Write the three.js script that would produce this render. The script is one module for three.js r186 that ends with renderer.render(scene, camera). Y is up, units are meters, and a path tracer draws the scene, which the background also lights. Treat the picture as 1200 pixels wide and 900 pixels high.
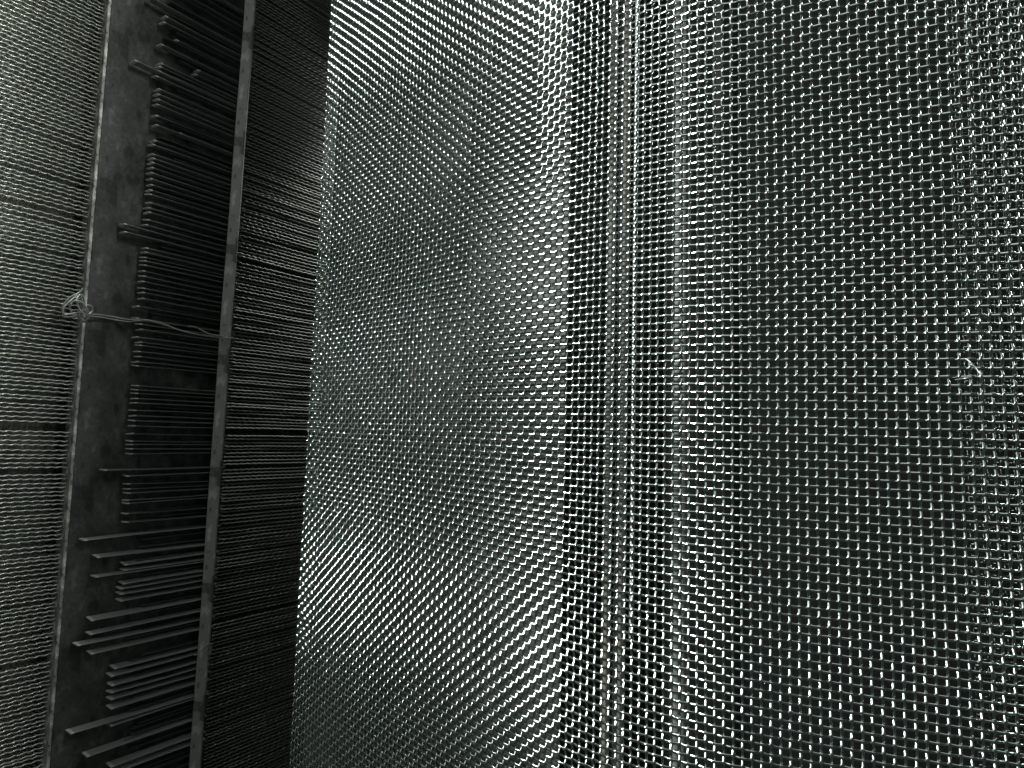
import * as THREE from 'three';
import { mergeGeometries } from 'three/addons/utils/BufferGeometryUtils.js';
import { RectAreaLightUniformsLib } from 'three/addons/lights/RectAreaLightUniformsLib.js';

// ------------------------------------------------------------------ camera, light, exposure
const V3 = (x, y, z) => new THREE.Vector3(x, y, z);
const scene = new THREE.Scene();
const F = 880;                                             // focal length in units of the 1200 x 900 picture
const camera = new THREE.PerspectiveCamera(2 * Math.atan(450 / F) * 180 / Math.PI, 4 / 3, 0.02, 30);
camera.position.set(0, 1.25, 0);
camera.rotation.set(0.066, 0, 0.032, 'YXZ');
camera.updateMatrixWorld(true);
const CAM = camera.position.clone();

scene.background = new THREE.Color().setRGB(0.03, 0.034, 0.032);   // dim hall all around
RectAreaLightUniformsLib.init();
function areaLight(pos, target, w, h, color, intensity) {
  const l = new THREE.RectAreaLight(color, intensity, w, h);
  l.position.copy(pos); l.lookAt(target); scene.add(l); return l;
}
const MID = V3(0.05, 1.2, -0.55);
areaLight(V3(-1.61, 1.74, 0.165), V3(0.05, 1.2, -0.55), 0.24, 0.26, new THREE.Color().setRGB(0.97, 1, 0.97), 330);     // window on the left
areaLight(V3(2.5, 3.6, 0.35), V3(-0.4, 1.2, -0.7), 1.2, 1.2, new THREE.Color().setRGB(0.97, 1, 0.93), 54);         // roof light, high on the right
areaLight(V3(-0.6, 2.5, 1.1), MID, 1.4, 1.2, new THREE.Color().setRGB(0.97, 1, 0.96), 0.9);         // dim roof light over the photographer's left shoulder
areaLight(V3(-0.08, 1.56, -1.28), V3(-0.33, 1.2, -1.04), 0.06, 0.55, new THREE.Color().setRGB(0.98, 1, 0.95), 3.2);         // added lamp, hidden behind the mesh, to put glints on the stacked wires

const renderer = new THREE.WebGLRenderer({ antialias: true });
renderer.toneMapping = THREE.LinearToneMapping;
renderer.toneMappingExposure = 1.0;
renderer.shadowMap.enabled = true;
renderer.setSize(1024, 768);

// ------------------------------------------------------------------ helpers
let seed = 7;
function rnd() { seed = (seed * 1664525 + 1013904223) >>> 0; return seed / 4294967296; }
const rr = (a, b) => a + (b - a) * rnd();
function hash(x, y) { let h = Math.imul(x | 0, 374761393) + Math.imul(y | 0, 668265263); h = Math.imul(h ^ (h >>> 13), 1274126177); return ((h ^ (h >>> 16)) >>> 0) / 4294967296; }
function pnoise(x, y, px, py, k) {                          // value noise repeating every px, py cells
  const i = Math.floor(x), j = Math.floor(y); let u = x - i, v = y - j; u = u * u * (3 - 2 * u); v = v * v * (3 - 2 * v);
  const h = (a, b) => hash(((a % px) + px) % px + k * 131, ((b % py) + py) % py + k * 57);
  return (h(i, j) * (1 - u) + h(i + 1, j) * u) * (1 - v) + (h(i, j + 1) * (1 - u) + h(i + 1, j + 1) * u) * v;
}
function fbm(u, v, fx, fy, n, k) { let s = 0, a = 0.5; for (let o = 0; o < n; o++) { s += a * pnoise(u * fx, v * fy, fx, fy, k + o); fx *= 2; fy *= 2; a *= 0.5; } return s; }
const used = {};
function numbered(n) { const k = used[n] || 0; used[n] = k + 1; return k ? `${n}_${String(k).padStart(3, '0')}` : n; }
function tag(o, label, category, group) { o.userData.label = label; o.userData.category = category; if (group) o.userData.group = group; return o; }
function base(name, pos) { const g = new THREE.Group(); g.name = numbered(name); if (pos) g.position.copy(pos); scene.add(g); return g; }
function mesh(name, geo, mat, parent) {
  const m = new THREE.Mesh(geo, mat); m.name = parent ? name : numbered(name); m.castShadow = m.receiveShadow = true; (parent || scene).add(m); return m;
}
function ray(px, py) { return V3((px - 600) / F, -(py - 450) / F, -1).applyQuaternion(camera.quaternion); }
function at(px, py, d) { return ray(px, py).multiplyScalar(d).add(CAM); }
const horizon = px => 450 + F * Math.tan(0.066) + 0.032 * (px - 600);
function spline(xs, ys) {                                   // natural cubic
  const n = xs.length, a = new Array(n).fill(0), m = new Array(n).fill(0), c = new Array(n).fill(0);
  for (let i = 1; i < n - 1; i++) {
    const h0 = xs[i] - xs[i - 1], h1 = xs[i + 1] - xs[i], d = 6 * ((ys[i + 1] - ys[i]) / h1 - (ys[i] - ys[i - 1]) / h0);
    const p = h0 * c[i - 1] + 2 * (h0 + h1); c[i] = -h1 / p; a[i] = (d - h0 * a[i - 1]) / p;
  }
  for (let i = n - 2; i > 0; i--) m[i] = c[i] * m[i + 1] + a[i];
  return x => {
    let i = 0; while (i < n - 2 && x > xs[i + 1]) i++;
    const h = xs[i + 1] - xs[i], t = (x - xs[i]) / h, u = 1 - t;
    return u * ys[i] + t * ys[i + 1] + h * h / 6 * ((u * u * u - u) * m[i] + (t * t * t - t) * m[i + 1]);
  };
}
// a round wire through the points; ref(i) is a direction not along the wire
function wireGeo(pts, radius, sides, ref, caps = false, flat = 1) {
  const n = pts.length, pos = new Float32Array((n * sides + (caps ? 2 : 0)) * 3), nor = new Float32Array(pos.length), idx = [];
  // flat < 1 presses the round section flatter towards ref, as rolled wire is
  const T = V3(), B = V3(), N = V3(), q = V3();
  for (let i = 0; i < n; i++) {
    T.copy(pts[Math.min(i + 1, n - 1)]).sub(pts[Math.max(i - 1, 0)]).normalize();
    B.copy(T).cross(ref(i)).normalize(); N.copy(B).cross(T).normalize();
    const r = typeof radius === 'function' ? radius(i) : radius;
    for (let k = 0; k < sides; k++) {
      const a = 2 * Math.PI * (k + 0.5) / sides; q.copy(N).multiplyScalar(Math.cos(a) / flat).addScaledVector(B, Math.sin(a)).normalize();
      const o = (i * sides + k) * 3; nor[o] = q.x; nor[o + 1] = q.y; nor[o + 2] = q.z; q.copy(N).multiplyScalar(Math.cos(a) * flat).addScaledVector(B, Math.sin(a));
      pos[o] = pts[i].x + q.x * r; pos[o + 1] = pts[i].y + q.y * r; pos[o + 2] = pts[i].z + q.z * r;
      if (i < n - 1) { const a0 = i * sides + k, a1 = i * sides + (k + 1) % sides, b0 = a0 + sides, b1 = a1 + sides; idx.push(a0, a1, b0, a1, b1, b0); }
    }
  }
  if (caps) for (const e of [0, 1]) {
    const c = n * sides + e, i = e ? n - 1 : 0, j = e ? n - 2 : 1, o = c * 3; pts[i].toArray(pos, o);
    q.copy(pts[i]).sub(pts[j]).normalize().toArray(nor, o);
    for (let k = 0; k < sides; k++) { const a0 = i * sides + k, a1 = i * sides + (k + 1) % sides; e ? idx.push(c, a0, a1) : idx.push(c, a1, a0); }
  }
  const g = new THREE.BufferGeometry();
  g.setAttribute('position', new THREE.BufferAttribute(pos, 3)); g.setAttribute('normal', new THREE.BufferAttribute(nor, 3)); g.setIndex(idx);
  return g;
}
// a flat bar through two end points, with its width along w and its thickness along t, edges chamfered
function barGeo(p0, p1, w, t, hw, ht, ch, nlen = 1, wob = null) {
  const pr = [[-hw, -ht + ch], [-hw + ch, -ht], [hw - ch, -ht], [hw, -ht + ch], [hw, ht - ch], [hw - ch, ht], [-hw + ch, ht], [-hw, ht - ch]];
  const pos = [], uv = [], idx = [], L = p0.distanceTo(p1);
  const P = (i, k) => { const f = i / nlen, c = p0.clone().lerp(p1, f); if (wob) c.add(wob(f)); return c.addScaledVector(w, pr[k][0]).addScaledVector(t, pr[k][1]); };
  let per = 0;
  for (let k = 0; k < 8; k++) {
    const k1 = (k + 1) % 8, len = Math.hypot(pr[k1][0] - pr[k][0], pr[k1][1] - pr[k][1]);
    for (let i = 0; i < nlen; i++) {
      const b = pos.length / 3;
      for (const [ii, kk, e] of [[i, k, 0], [i, k1, len], [i + 1, k1, len], [i + 1, k, 0]]) { pos.push(...P(ii, kk).toArray()); uv.push(per + e, ii / nlen * L); }
      idx.push(b, b + 2, b + 1, b, b + 3, b + 2);
    }
    per += len;
  }
  for (const i of [0, nlen]) { const b = pos.length / 3; for (let k = 0; k < 8; k++) { pos.push(...P(i, k).toArray()); uv.push(pr[k][0], pr[k][1]); } for (let k = 1; k < 7; k++) i ? idx.push(b, b + k + 1, b + k) : idx.push(b, b + k, b + k + 1); }
  const g = new THREE.BufferGeometry();
  g.setAttribute('position', new THREE.Float32BufferAttribute(pos, 3)); g.setAttribute('uv', new THREE.Float32BufferAttribute(uv, 2)); g.setIndex(idx);
  const out = g.toNonIndexed(); out.computeVertexNormals(); return out;
}
function tex(w, h, fn, color) {
  const d = new Uint8Array(w * h * 4);
  for (let y = 0; y < h; y++) for (let x = 0; x < w; x++) { const c = fn(x, y), o = (y * w + x) * 4; d[o] = c[0]; d[o + 1] = c[1]; d[o + 2] = c[2]; d[o + 3] = 255; }
  const t = new THREE.DataTexture(d, w, h); t.magFilter = THREE.LinearFilter; t.minFilter = THREE.LinearMipmapLinearFilter; t.generateMipmaps = true;
  t.wrapS = t.wrapT = THREE.RepeatWrapping; if (color) t.colorSpace = THREE.SRGBColorSpace; t.needsUpdate = true; return t;
}

// ------------------------------------------------------------------ materials
const steel = (r, g, b, rough, extra = {}) => new THREE.MeshStandardMaterial({ color: new THREE.Color().setRGB(r, g, b), roughness: rough, metalness: 1, ...extra });
const M = {
  wire: steel(0.62, 0.66, 0.64, 0.33),
  weft: [steel(0.577, 0.660, 0.624, 0.14), steel(0.539, 0.620, 0.585, 0.16), steel(0.614, 0.700, 0.658, 0.15)],
  warp: [steel(0.577, 0.660, 0.624, 0.14), steel(0.530, 0.610, 0.575, 0.16), steel(0.623, 0.700, 0.663, 0.15)],
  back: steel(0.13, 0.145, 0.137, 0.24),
  stack: [steel(0.54, 0.58, 0.52, 0.30, { metalness: 0.8 }), steel(0.47, 0.51, 0.46, 0.34, { metalness: 0.8 }), steel(0.60, 0.63, 0.56, 0.28, { metalness: 0.8 })],
  strip: [steel(0.25, 0.265, 0.26, 0.5, { metalness: 0.3 }), steel(0.16, 0.17, 0.165, 0.55, { metalness: 0.3 }), steel(0.24, 0.25, 0.24, 0.5, { metalness: 0.3 })],
  litStrip: steel(0.42, 0.44, 0.43, 0.5, { metalness: 0.3 }),  // lit copy of the strip steel, for the lower strips
  tip: steel(0.75, 0.77, 0.74, 0.5, { metalness: 0.2 }),  // strip ends coloured paler, in place of light falling on them
  deep: steel(0.11, 0.117, 0.114, 0.6, { metalness: 0.3 }),  // shaded copy of the strip steel, for the strips set back
  tie: steel(0.45, 0.47, 0.45, 0.42, { metalness: 0.6 }),
};
const grime = (tile, base, blotch, speck, bump) => {         // rolling skin, dust and fine pits on old steel
  const n = 512, c = tex(n, n, (x, y) => {
    const u = x / n, v0 = y / n, a = fbm(u, v0, 6, 4, 5, 1) - 0.48, b = fbm(u, v0, 48, 48, 3, 20) - 0.44, d = fbm(u, v0, 16, 11, 4, 40);
    let v = base + blotch * a + blotch * 0.5 * b; if (d > 0.55) v *= 1 + Math.min(1, (d - 0.55) * 8) * 0.25; if (d < 0.36) v *= 1 - Math.min(1, (0.36 - d) * 8) * 0.35;
    if (hash(x, y) > 1 - speck) v += 30;
    return [v * 1.0, v * 1.015, v * 0.985].map(q => Math.max(6, Math.min(255, q)));
  }, true);
  const h = tex(n, n, (x, y) => { const q = 255 * (0.55 * fbm(x / n, y / n, 56, 56, 3, 60) + 0.45 * fbm(x / n, y / n, 12, 9, 3, 80)); return [q, q, q]; });
  for (const t of [c, h]) t.repeat.set(1 / tile, 1 / tile);
  return { map: c, bumpMap: h, bumpScale: bump };
};
M.plate = new THREE.MeshStandardMaterial({ ...grime(0.17, 68, 62, 0.003, 0.0007), roughness: 0.6, metalness: 0.2 });
M.flat = new THREE.MeshStandardMaterial({ ...grime(0.14, 160, 16, 0.001, 0.00008), roughness: 0.55, metalness: 0.3 });
M.zinc = new THREE.MeshStandardMaterial({ ...grime(0.3, 36, 10, 0.0005, 0.00002), roughness: 0.55, metalness: 0.4 });
M.zinc2 = new THREE.MeshStandardMaterial({ ...grime(0.25, 52, 12, 0.0005, 0.00002), roughness: 0.5, metalness: 0.4 });
M.edge = new THREE.MeshStandardMaterial({ ...grime(0.07, 165, 60, 0.002, 0.0002), roughness: 0.5, metalness: 0.5 });  // lip of the broad bar, lightened to look lit
M.dull = new THREE.MeshStandardMaterial({ color: new THREE.Color().setRGB(0.10, 0.092, 0.08), roughness: 0.7, metalness: 0.2 });
M.dull2 = new THREE.MeshStandardMaterial({ color: new THREE.Color().setRGB(0.13, 0.14, 0.135), roughness: 0.6, metalness: 0.3 });
M.rod = steel(0.45, 0.48, 0.46, 0.45);
M.board2 = new THREE.MeshStandardMaterial({ ...grime(0.2, 34, 12, 0.0005, 0.00005), roughness: 0.8 });
M.board = new THREE.MeshStandardMaterial({ ...grime(0.2, 10, 5, 0.0003, 0.00005), roughness: 0.9 });
M.wall = new THREE.MeshStandardMaterial({ color: new THREE.Color().setRGB(0.006, 0.008, 0.0075), roughness: 0.95 });

// ------------------------------------------------------------------ the dark wall far behind
const wall = mesh('wall', new THREE.BoxGeometry(6, 4, 0.1), M.wall); wall.position.set(0.4, 1.4, -2.1); wall.rotation.y = -0.35; wall.userData.kind = 'structure';

// ------------------------------------------------------------------ the woven sheet
const PITCH = 0.005, R = 0.00098;
const crimp = (u, k = 0.965) => Math.asin(k * Math.cos(Math.PI * u)) / Math.asin(k);      // straight runs between rounded bends
const rowPx = spline([330, 365, 410, 520, 620, 700, 770, 840, 1000, 1150, 1240], [5.02, 5.35, 5.8, 6.92, 7.92, 8.62, 9.1, 9.48, 10.1, 10.6, 10.86]);
const colPx = spline([330, 365, 410, 445, 520, 620, 700, 770, 840, 1000, 1150, 1240], [3.2, 3.45, 3.7, 4.05, 5.2, 6.8, 8.1, 9.25, 10.3, 11.9, 12.9, 13.4]);
const curvePt = px => { const p = at(px, horizon(px), F * PITCH / rowPx(px)); p.y = CAM.y; return p; };
// direction of the upright wires, from where they run together far above the picture
const UPD = V3((830 - 600) / F, (450 + 8000) / F, -1).applyQuaternion(camera.quaternion).normalize();
const cols = []; { let x = 362; while (x < 1232) { cols.push(x); x += colPx(x); } }
const NC = cols.length;
const colAt = u => { const i = Math.max(0, Math.min(NC - 2, Math.floor(u))); return cols[i] + (cols[i + 1] - cols[i]) * (u - i); };
function outward(px) {
  const t = curvePt(px + 3).sub(curvePt(px - 3)).normalize(); const n = t.clone().cross(UPD).normalize(); if (n.z < 0) n.negate(); return n;
}
const V0 = -82, V1 = 101;                                      // rows below and above the camera's height
function wovenSheet(thing, u0, u1, back, shiftU, shiftV, v0, v1, seg, sides, warpM, weftM, rad = R) {
  const pt = (u) => { const px = colAt(u); return { p: curvePt(px), n: outward(px) }; };
  // weft: four shared shapes, two of each phase
  const n = Math.round((u1 - u0) * seg), shapes = [];
  for (let s = 0; s < 4; s++) {
    const pts = [], nn = []; const ph = rr(0, 9);
    for (let i = 0; i <= n; i++) {
      const u = u0 - 0.35 + (u1 - u0 + 0.2) * i / n, { p, n: nv } = pt(u + shiftU);
      p.addScaledVector(nv, 0.00056 * crimp(u) * (s % 2 ? -1 : 1) - back).addScaledVector(UPD, 0.0001 * Math.sin(u * 0.31 + ph) + 0.00005 * Math.sin(u * 1.7 + ph * 2));
      pts.push(p); nn.push(nv);
    }
    shapes.push(wireGeo(pts, rad, sides, i => nn[i], true, 0.55));
  }
  for (let j = v0; j <= v1; j++) {
    const m = mesh('weft_wire', shapes[((j % 2) + 2) % 2 + 2 * (hash(j, 3) > 0.5 ? 1 : 0)], weftM[Math.floor(hash(j, 9) * weftM.length)], thing);
    m.position.copy(UPD).multiplyScalar((j + shiftV) * PITCH + 0.00016 * (hash(j, 5) - 0.5));
  }
  const k0 = Math.ceil(u0), k1 = Math.floor(u1);
  for (let k = k0; k <= k1; k++) {
    const { p, n: nv } = pt(k + shiftU), side = nv.clone().cross(UPD), pts = [], steps = (v1 - v0) * seg, ph = rr(0, 9);
    for (let i = 0; i <= steps; i++) {
      const v = v0 - 0.3 + (v1 - v0 + 0.6) * i / steps;
      pts.push(p.clone().addScaledVector(UPD, (v + shiftV) * PITCH).addScaledVector(nv, -0.00081 * crimp(v, 0.97) * (((k % 2) + 2) % 2 ? -1 : 1) - back)
        .addScaledVector(side, 0.0001 * Math.sin(v * 0.13 + ph) + 0.00005 * Math.sin(v * 0.9 + ph)));
    }
    mesh('warp_wire', wireGeo(pts, rad, sides, () => nv, true, 0.55), warpM[Math.floor(hash(k, 17) * warpM.length)], thing);
  }
}
const uOf = px => { let i = 0; while (i < NC - 2 && cols[i + 1] < px) i++; return i + (px - cols[i]) / (cols[i + 1] - cols[i]); };
const sheet = base('wire_mesh_sheet');
tag(sheet, 'large upright sheet of shiny plain woven steel wire mesh filling the right side', 'wire mesh');
wovenSheet(sheet, 0, NC - 1, 0, 0, 0, V0, V1, 5, 6, M.warp, M.weft);

// a sheet standing close behind it, seen through its holes
function backPlate(px0, px1, gap, mat, label) {
  const n = 24, shape = [], t0 = [], t1 = [];
  for (let i = 0; i <= n; i++) { const px = px0 + (px1 - px0) * i / n, p = curvePt(px), nv = outward(px); t0.push(p.clone().addScaledVector(nv, -gap)); t1.push(p.clone().addScaledVector(nv, -gap - 0.0012)); }
  const pos = [], uv = [], idx = []; let len = 0;
  const ring = [...t0.map((p, i) => [p, i]), ...t1.map((p, i) => [p, i]).reverse()];
  for (let i = 0; i < ring.length; i++) {
    const a = ring[i][0], b = ring[(i + 1) % ring.length][0], L = a.distanceTo(b), o = pos.length / 3;
    for (const [p, l] of [[a, 0], [b, L]]) for (const v of [-0.41, 0.52]) { const q = p.clone().addScaledVector(UPD, v); pos.push(q.x, q.y, q.z); uv.push(len + l, v); }
    idx.push(o, o + 2, o + 1, o + 1, o + 2, o + 3); len += L;
  }
  const g = new THREE.BufferGeometry(); g.setAttribute('position', new THREE.Float32BufferAttribute(pos, 3)); g.setAttribute('uv', new THREE.Float32BufferAttribute(uv, 2)); g.setIndex(idx); g.computeVertexNormals();
  return tag(mesh('back_sheet', g, mat), label, 'metal sheet');
}
backPlate(364, 527.5, 0.012, M.zinc, 'dark grey metal sheet behind the left end of the mesh');
backPlate(530.5, 651, 0.009, M.zinc2, 'lighter grey metal sheet behind the mesh, ending at a sharp upright edge');

// ------------------------------------------------------------------ the stack of sheets lying flat, seen edge on
const vpDir = ray(1150, horizon(1150)); vpDir.y = 0; vpDir.normalize();                 // along the stack's face, receding to the right
const S = vpDir, UP = V3(0, 1, 0), OUT = S.clone().cross(UP).normalize(); if (OUT.z < 0) OUT.negate();   // out of the face, towards the viewer
const SO = at(365, horizon(365), 1.1);
function onFace(px, py, off) {                                                          // where the pixel's ray meets the face moved out by off
  const d = ray(px, py), t = (SO.clone().addScaledVector(OUT, off).sub(CAM).dot(OUT)) / d.dot(OUT); return CAM.clone().addScaledVector(d, t);
}
const sOf = p => p.clone().sub(SO).dot(S);
{
  const s0 = sOf(onFace(-110, 450, 0)), s1 = sOf(onFace(460, 450, 0)), hp = 0.005, nh = Math.round((s1 - s0) / hp);
  const vari = [];
  for (let v = 0; v < 4; v++) {
    const mk = (depth, seg, sides, sign, rad) => {
      const pts = [], n = nh * seg, ph = rr(0, 6);
      for (let i = 0; i <= n; i++) {
        const q = i / seg, y = 0.00046 * Math.cos(Math.PI * q) * sign + 0.0005 * Math.sin(q * 0.05 + ph) + 0.0002 * Math.sin(q * 0.31 + ph);
        pts.push(S.clone().multiplyScalar(q * hp).addScaledVector(UP, y).addScaledVector(OUT, -depth + 0.0005 * Math.sin(q * 0.11 + ph * 2)));
      }
      return wireGeo(pts, rad, sides, () => OUT);
    };
    const stubs = [];
    for (let i = 1; i < nh; i++) {
      const c = S.clone().multiplyScalar(i * hp), y = -0.0008 * (i % 2 ? -1 : 1) * (v % 2 ? -1 : 1) * 0.6;
      stubs.push(wireGeo([c.clone().addScaledVector(OUT, rr(-0.001, 0.0006)).addScaledVector(UP, y), c.clone().addScaledVector(OUT, -0.0125).addScaledVector(UP, -y)], 0.0007, 4, () => UP, false));
    }
    vari.push([mk(0, 2, 4, v % 2 ? -1 : 1, 0.00098), null, mergeGeometries(stubs)]);
  }
  const origin = SO.clone().addScaledVector(S, s0);
  // heights of the wider gaps, found on the left border of the picture
  const gaps = [[102, .6], [196, .5], [236, .7], [350, .4], [498, 1.1], [552, .7], [640, .6], [779, .9]].map(([py, k]) => [onFace(20, py, 0).y, k * 0.0014]);
  let y = 0.72, i = 0, top = 1.97;
  while (y < top && i < 296) {
    const t = base('stacked_mesh_sheet', origin.clone().add(V3(0, y - origin.y, 0)).addScaledVector(OUT, rr(-0.0012, 0.0012)).addScaledVector(S, rr(-0.004, 0.004)));
    tag(t, 'crimped edge of a thin wire sheet lying flat in the stack at left', 'wire mesh', 'mesh sheets lying in the stack');
    const g = vari[Math.floor(rnd() * 4)], m = M.stack[Math.floor(rnd() * 3)];
    mesh('edge_wire', g[0], m, t); mesh('cross_wires', g[2], m, t);
    t.rotation.x = 0; t.rotation.z = rr(-0.0012, 0.0012);
    y += rr(0.0041, 0.0050); i++;
    for (const [gy, k] of gaps) if (y > gy - k - 0.001 && y < gy + k + 0.001) y = gy + k + 0.002;
  }
}

// dark plate added behind the stack to stop light coming through it
{
  const p = onFace(-110, 500, -0.03).addScaledVector(S, 0.45), t = mesh('light_stop_plate', new THREE.BoxGeometry(0.9, 1.3, 0.008), M.plate);
  t.position.set(p.x, 1.28, p.z); t.lookAt(p.clone().add(OUT).setY(1.28)); tag(t, 'added dark plate stopping light behind the stack of wire sheets', 'light blocker');
}
// ------------------------------------------------------------------ the broad dark bar
{
  const off = 0.008;
  const top = onFace(131, 0, off), bot = onFace(58, 900, off); const dir = top.clone().sub(bot).normalize();
  const a = bot.clone().addScaledVector(dir, -0.12), b = top.clone().addScaledVector(dir, 0.12);
  const hw = 0.094, ht = 0.0028;
  const g = barGeo(a.clone().addScaledVector(S, hw).addScaledVector(OUT, -ht), b.clone().addScaledVector(S, hw).addScaledVector(OUT, -ht), S, OUT, hw, ht, 0.0006, 1);
  const t = base('steel_bar'); tag(t, 'broad upright dark steel bar with rough scale, left of the protruding strips', 'steel bar');
  mesh('plate', g, M.plate, t);
  const lip = barGeo(a.clone().addScaledVector(S, -0.002).addScaledVector(OUT, -0.008), b.clone().addScaledVector(S, -0.002).addScaledVector(OUT, -0.008), S, OUT, 0.0018, 0.009, 0.0007, 1);
  mesh('edge_lip', lip, M.edge, t);
}
// ------------------------------------------------------------------ the narrow flat bar in front
const NB = {};
{
  const off = 0.030;
  const top = onFace(293, 0, off), bot = onFace(228, 900, off); const dir = top.clone().sub(bot).normalize();
  const a = bot.clone().addScaledVector(dir, -0.12), b = top.clone().addScaledVector(dir, 0.12);
  NB.off = off;
  const t = base('flat_bar'); tag(t, 'narrow upright grey flat bar crossing in front of the steel strips', 'steel bar');
  const w = V3(1, 0, 0).addScaledVector(dir, -dir.x).normalize(), th = w.clone().cross(dir).normalize();
  mesh('bar', barGeo(a, b, w, th, 0.0066, 0.0024, 0.0006, 24, f => w.clone().multiplyScalar(0.0006 * Math.sin(f * 9) + 0.0003 * Math.sin(f * 31))), M.flat, t);
}
// ------------------------------------------------------------------ the strips
{
  const tips = [[180, -2], [205, -14], [228, -20], [197, 20], [195, 27], [210, 48], [192, 53], [162, 72], [191, 75], [190, 79], [189, 84], [235, 83], [232, 88], [186, 90], [189, 105], [188, 111], [188, 117], [187, 123],
    [186, 136], [186, 147], [214, 157], [184, 165], [182, 170], [182, 181], [182, 186], [181, 191], [181, 197], [180, 203], [180, 210], [180, 217], [179, 223], [178, 228], [179, 238], [177, 244], [177, 249], [176, 258], [174, 264],
    [149, 263], [149, 272], [174, 291], [173, 296], [172, 302], [172, 306], [172, 311], [171, 318], [171, 324], [170, 330], [170, 338], [170, 343], [170, 350], [164, 359], [163, 373], [167, 380], [168, 386], [163, 395], [167, 401], [167, 405],
    [165, 412], [166, 418], [163, 424], [163, 429], [163, 452], [162, 457], [162, 461], [162, 467], [161, 472], [160, 481], [160, 487], [159, 493], [159, 499], [157, 508], [156, 517], [156, 521], [156, 526], [156, 532],
    [126, 551], [152, 558], [153, 567], [153, 573], [153, 578], [152, 586], [152, 590], [151, 602], [151, 612], [103, 633], [118, 653], [150, 662], [150, 668], [116, 676], [148, 684], [145, 690], [145, 696], [145, 704],
    [111, 727], [110, 743], [95, 756], [111, 766], [138, 783], [134, 792], [135, 803], [134, 811], [134, 819], [134, 830], [87, 859], [134, 850], [106, 886], [134, 898], [131, 908]];
  const special = {
    '162,72': 'dark steel strip reaching farthest left among the strips near the top',
    '126,551': 'thin lit steel strip sticking far left just above the lower strips',
    '103,633': 'long pale steel strip sticking far left over the bar, topmost of the lower long ones',
    '118,653': 'long steel strip second below the topmost of the lower long strips',
    '116,676': 'pale steel strip jutting left, third of the lower long strips from above',
    '111,727': 'long steel strip jutting left above the pair over the jagged dark gap',
    '95,756': 'long pale strip jutting left over the bar above the short lit tips',
    '87,859': 'longest bright strip, lowest of the far reaching ones, near the bottom left',
    '106,886': 'pale flat strip end jutting left just below the longest bright strip',
    '214,157': 'short dark strip whose tip ends well right of the upper strip tips',
  };
  const W0 = 0.0100, T = 0.0009, OFF = 0.0215;
  const full = tips.map(q => [...q, 0]);
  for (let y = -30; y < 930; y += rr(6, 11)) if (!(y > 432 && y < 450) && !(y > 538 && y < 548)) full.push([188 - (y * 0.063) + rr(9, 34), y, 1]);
  const ord = n => ['first', 'second', 'third', 'fourth', 'fifth', 'sixth', 'seventh', 'eighth', 'ninth', 'tenth'][n - 1] || `${n}${n % 10 === 1 && n !== 11 ? 'st' : n % 10 === 2 && n !== 12 ? 'nd' : n % 10 === 3 && n !== 13 ? 'rd' : 'th'}`;
  const marks = [[-40, 'top of the picture'], [72, 'far reaching dark strip near the top'], [157, 'short dark strip tip'], [272, 'pair jutting left'], [359, 'slightly longer strip above the tie wire'], [380, 'twisted tie wire'], [452, 'wide gap in mid height'], [551, 'thin lit strip sticking far left'], [633, 'topmost long pale strip'], [676, 'third long strip'], [727, 'long strip over the jagged gap'], [766, 'short pale strip end'], [859, 'longest bright strip']];
  let mark = '', count = 0, mi = 0;
  for (const [px, py, deep] of full) {
    const W = W0 * (!deep && py > 620 ? 1.1 : 1), O = OFF - (deep ? 0.004 : 0), p = onFace(px, py, O), end = onFace(262 - (py - 450) * 0.072, py, O), L = end.clone().sub(p).dot(S) + 0.012;
    const dir = S.clone().add(V3(0, rr(-0.008, 0.008), 0)).normalize(), nrm = UP.clone().addScaledVector(dir, -dir.y).addScaledVector(OUT, deep ? rr(-0.1, 0.1) : py > 620 ? rr(0.02, 0.26) : rr(-0.1, 0.1)).normalize(), w = dir.clone().cross(nrm).normalize();
    const sg = w.dot(OUT) < 0 ? 1 : -1, c = rr(-0.0008, 0.0008);
    const g = barGeo(w.clone().multiplyScalar(sg * W / 2), w.clone().multiplyScalar(sg * W / 2).addScaledVector(dir, L), w, nrm, W / 2, T / 2, 0.0002, deep ? 2 : 6, f => nrm.clone().multiplyScalar(c * Math.sin(f * 3.1)));
    let t;
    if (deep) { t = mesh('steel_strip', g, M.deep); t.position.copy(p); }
    else {
      t = base('steel_strip', p); mesh('blade', g, py > 620 ? M.litStrip : M.strip[Math.floor(rnd() * 3)], t);
      mesh('tip', barGeo(w.clone().multiplyScalar(sg * W / 2).addScaledVector(dir, -0.0035), w.clone().multiplyScalar(sg * W / 2), w, nrm, W / 2 + 0.0001, T / 2 + 0.00015, 0.0003, 1), M.tip, t);  // pale end piece stands in for a lit strip end
    }
    const key = `${px},${py}`;
    if (deep) tag(t, 'flat steel strip set back and coloured dark as shade between the strips with lit tips', 'steel strip', 'steel strips set back in shadow');
    else {
      while (mi < marks.length && marks[mi][0] <= py) { mark = marks[mi][1]; count = 0; mi++; }
      count++;
      tag(t, special[key] || `thin flat steel strip, ${ord(count)} tip down from the ${mark}`, 'steel strip', special[key] ? 'long steel strips' : 'steel strips in front of the dark bar');
    }
  }
}

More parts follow.
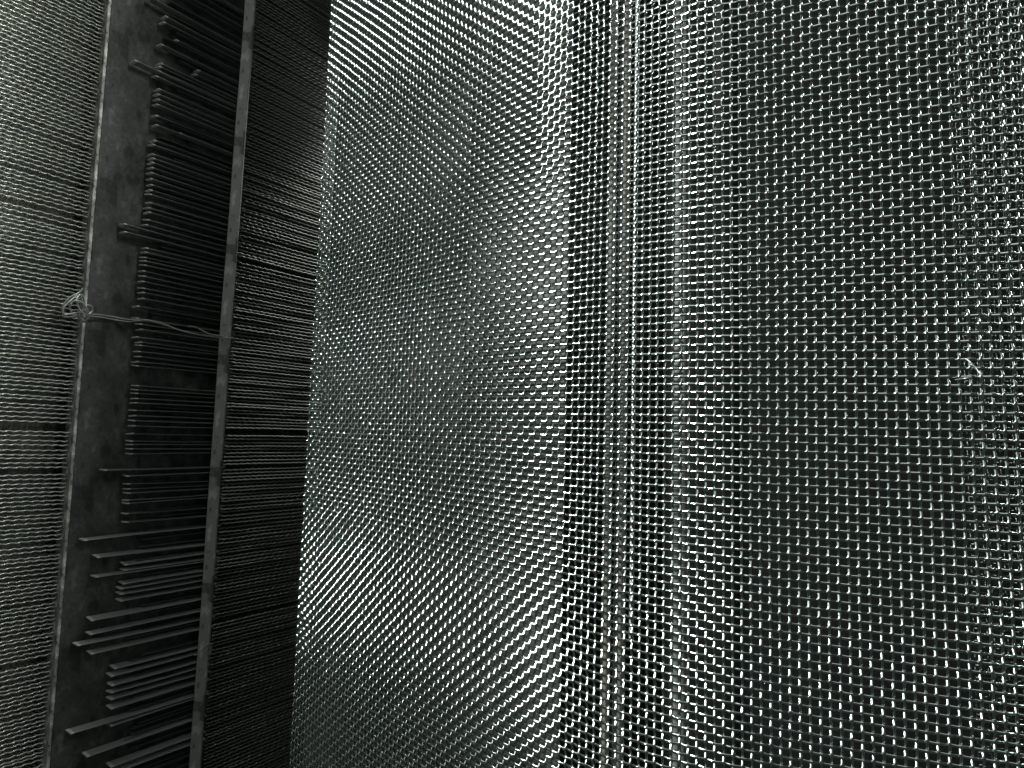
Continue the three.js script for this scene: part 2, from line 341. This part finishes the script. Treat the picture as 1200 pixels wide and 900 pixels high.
// ------------------------------------------------------------------ dark boards added behind the mesh to keep light off the stack
{
  const a = curvePt(805), b = curvePt(1235), d = b.clone().sub(a).normalize(), n = d.clone().cross(UPD).normalize(); if (n.z < 0) n.negate();
  const t = mesh('shading_board', new THREE.BoxGeometry(0.66, 2.4, 0.006), M.board), u = mesh('shading_board', new THREE.BoxGeometry(0.86, 2.4, 0.006), M.board2);
  t.position.copy(a).addScaledVector(n, -0.045).addScaledVector(d, 0.33).addScaledVector(UPD, 0.04); t.lookAt(t.position.clone().add(n)); tag(t, 'added blackish board behind the right half of the mesh, shading the stack', 'board');
  const c = curvePt(812).addScaledVector(outward(812), -0.05), e = V3(-0.06, c.y, -1.38).sub(c).normalize();
  u.position.copy(c).addScaledVector(e, 0.43); u.position.y += 0.05; u.lookAt(u.position.clone().add(V3(e.z, 0, -e.x))); tag(u, 'added blackish board turned away behind the middle of the mesh, shading the stack', 'board');
}
// upright pieces between mesh and boards: two dull flats and one bright rod
for (const [px, gap, hw, mat, name, label, cat] of [
  [727, 0.030, 0.0030, 'dull', 'upright_flat', 'dull brownish upright flat behind the mesh, left of the bright rod', 'steel bar'],
  [713, 0.034, 0.0016, 'dull', 'upright_flat', 'thin brownish upright flat behind the mesh, furthest left of the dull pair', 'steel bar'],
  [742, 0.022, 0.0016, 'rod', 'upright_rod', 'bright polished upright rod glinting behind the middle of the mesh', 'rod'],
  [796, 0.030, 0.0034, 'dull2', 'upright_flat', 'grey upright flat behind the mesh, right of the bright rod', 'steel bar']]) {
  const p = curvePt(px), n = outward(px), d = n.clone().cross(UPD).normalize(); p.sub(CAM).multiplyScalar(1 + gap / (p.distanceTo(CAM))).add(CAM);
  const a = p.clone().addScaledVector(UPD, mat === 'rod' ? -0.13 : -0.38), b = p.clone().addScaledVector(UPD, 0.46);
  const g = mat === 'rod' ? wireGeo([a, b], hw, 16, () => n, true) : barGeo(a, b, d, n, hw, 0.0015, 0.0004, 1);
  tag(mesh(name, g, M[mat]), label, cat);
}
// second layer of mesh at the right border
{
  const t = base('wire_mesh_sheet'); tag(t, 'strip of finer sparkling wire mesh behind the big mesh at the right border', 'wire mesh');
  const a = curvePt(1152), n = outward(1180), d = curvePt(1235).sub(a).normalize(), P = 0.0034;
  a.addScaledVector(n, -0.028);
  const K = 26;
  const ws = [0, 1].map(s => { const pts = []; for (let i = 0; i <= K * 2; i++) pts.push(d.clone().multiplyScalar(i / 2 * P).addScaledVector(n, 0.00045 * Math.cos(Math.PI * i / 2) * (s ? -1 : 1))); return wireGeo(pts, 0.0004, 4, () => n); });
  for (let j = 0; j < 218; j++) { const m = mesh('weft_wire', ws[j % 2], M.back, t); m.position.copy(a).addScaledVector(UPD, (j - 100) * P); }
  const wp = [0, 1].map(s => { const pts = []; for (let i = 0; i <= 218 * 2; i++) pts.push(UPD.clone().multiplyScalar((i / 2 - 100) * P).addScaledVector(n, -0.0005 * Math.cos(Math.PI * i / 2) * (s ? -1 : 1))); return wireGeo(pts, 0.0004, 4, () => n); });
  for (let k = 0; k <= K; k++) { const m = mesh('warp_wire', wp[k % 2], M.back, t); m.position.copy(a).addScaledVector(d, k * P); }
}
// ------------------------------------------------------------------ tie wires and loose ends
{
  const path = (list, r, name, label, k = 10) => {           // list of [px, py, lift off the stack's face]
    const c = new THREE.CatmullRomCurve3(list.map(q => onFace(q[0], q[1], q[2])), false, 'centripetal'), pts = c.getPoints(list.length * k);
    return wireGeo(pts, r, 6, i => OUT.clone().addScaledVector(UP, 0.13), true);
  };
  const t = base('tie_wire', onFace(92, 358, 0.02)); const inv = t.position.clone().negate();
  tag(t, 'twisted tie wire knotted at the dark bar edge and wrapped round the flat bar', 'tie wire');
  const add = (name, list, r, k) => { const g = path(list, r, name, '', k); g.translate(inv.x, inv.y, inv.z); mesh(name, g, M.tie, t); };
  add('knot', [[104, 374, .012], [98, 360, .016], [93, 346, .02], [84, 351, .022], [74, 362, .02], [75, 368, .018], [86, 367, .02], [96, 364, .022], [99, 352, .024], [95, 345, .026], [90, 350, .027], [93, 362, .026], [101, 369, .024], [108, 364, .024], [107, 359, .026], [101, 358, .028], [96, 366, .024], [90, 372, .018], [84, 366, .02], [82, 358, .026], [88, 352, .03], [97, 355, .03], [103, 366, .026], [101, 376, .018], [97, 377, .012]], 0.00105, 8);
  add('knot', [[97, 338, .014], [92, 343, .02], [80, 350, .018], [73, 362, .014], [80, 371, .016], [92, 369, .02], [100, 373, .018]], 0.00100, 8);
  add('strand', [[103, 368, .018], [118, 369, .014], [132, 371, .012], [148, 374, .018], [162, 375, .026], [178, 377, .034], [196, 382, .036], [214, 388, .037], [232, 392, .037], [252, 394, .037], [266, 396, .036], [273, 396, .030], [270, 394, .020]], 0.00089, 8);
  add('strand', [[103, 370, .016], [120, 372, .013], [136, 375, .012], [152, 377, .02], [160, 376, .028], [172, 375, .034], [190, 379, .037], [208, 386, .036], [228, 391, .036], [250, 395, .038], [264, 397, .037]], 0.00089, 8);
  add('strand', [[220, 382, .034], [228, 383, .036], [238, 388, .038], [248, 392, .038], [262, 394, .039]], 0.00078, 8);
  const t2 = base('tie_wire', onFace(238, 762, 0.034)), inv2 = t2.position.clone().negate();
  tag(t2, 'small loose wire hook looped round the narrow flat bar near its lower end', 'tie wire');
  const add2 = (name, list, r) => { const g = path(list, r, name, '', 8); g.translate(inv2.x, inv2.y, inv2.z); mesh(name, g, M.tie, t2); };
  add2('loop', [[228, 767, .030], [233, 765, .036], [239, 761, .040], [243, 756, .041], [246, 759, .041], [245, 766, .039], [242, 768, .036]], 0.00089);
  add2('loop', [[228, 768, .032], [236, 763, .038], [241, 757, .042], [245, 754, .042], [248, 760, .040], [246, 767, .036]], 0.00078);
  add2('end', [[262, 764, .012], [266, 763, .016], [271, 765, .016], [275, 763, .012], [280, 764, .008]], 0.00078);
  const onMesh = (px, py, lift) => { const d = ray(px, py), c = curvePt(px), n = outward(px), k = c.addScaledVector(n, lift).sub(CAM).dot(n) / d.dot(n); return CAM.clone().addScaledVector(d, k); };
  for (const [list, label] of [[[[1131, 420], [1136, 424], [1142, 430], [1148, 438]], 'short stray wire end caught on the mesh, upper one at the right'], [[[1119, 445], [1127, 444], [1133, 443], [1139, 441]], 'short stray wire end caught on the mesh, lower one at the right']]) {
    const c = new THREE.CatmullRomCurve3(list.map((q, i) => onMesh(q[0], q[1], 0.0022 + 0.0006 * Math.sin(i * 2))));
    tag(mesh('stray_wire', wireGeo(c.getPoints(16), 0.00035, 5, () => V3(0.3, 0.1, 1), true), M.wire), label, 'wire');
  }
}
scene.traverse(o => { if (o.isMesh) { o.castShadow = o.receiveShadow = true; } });
renderer.render(scene, camera);
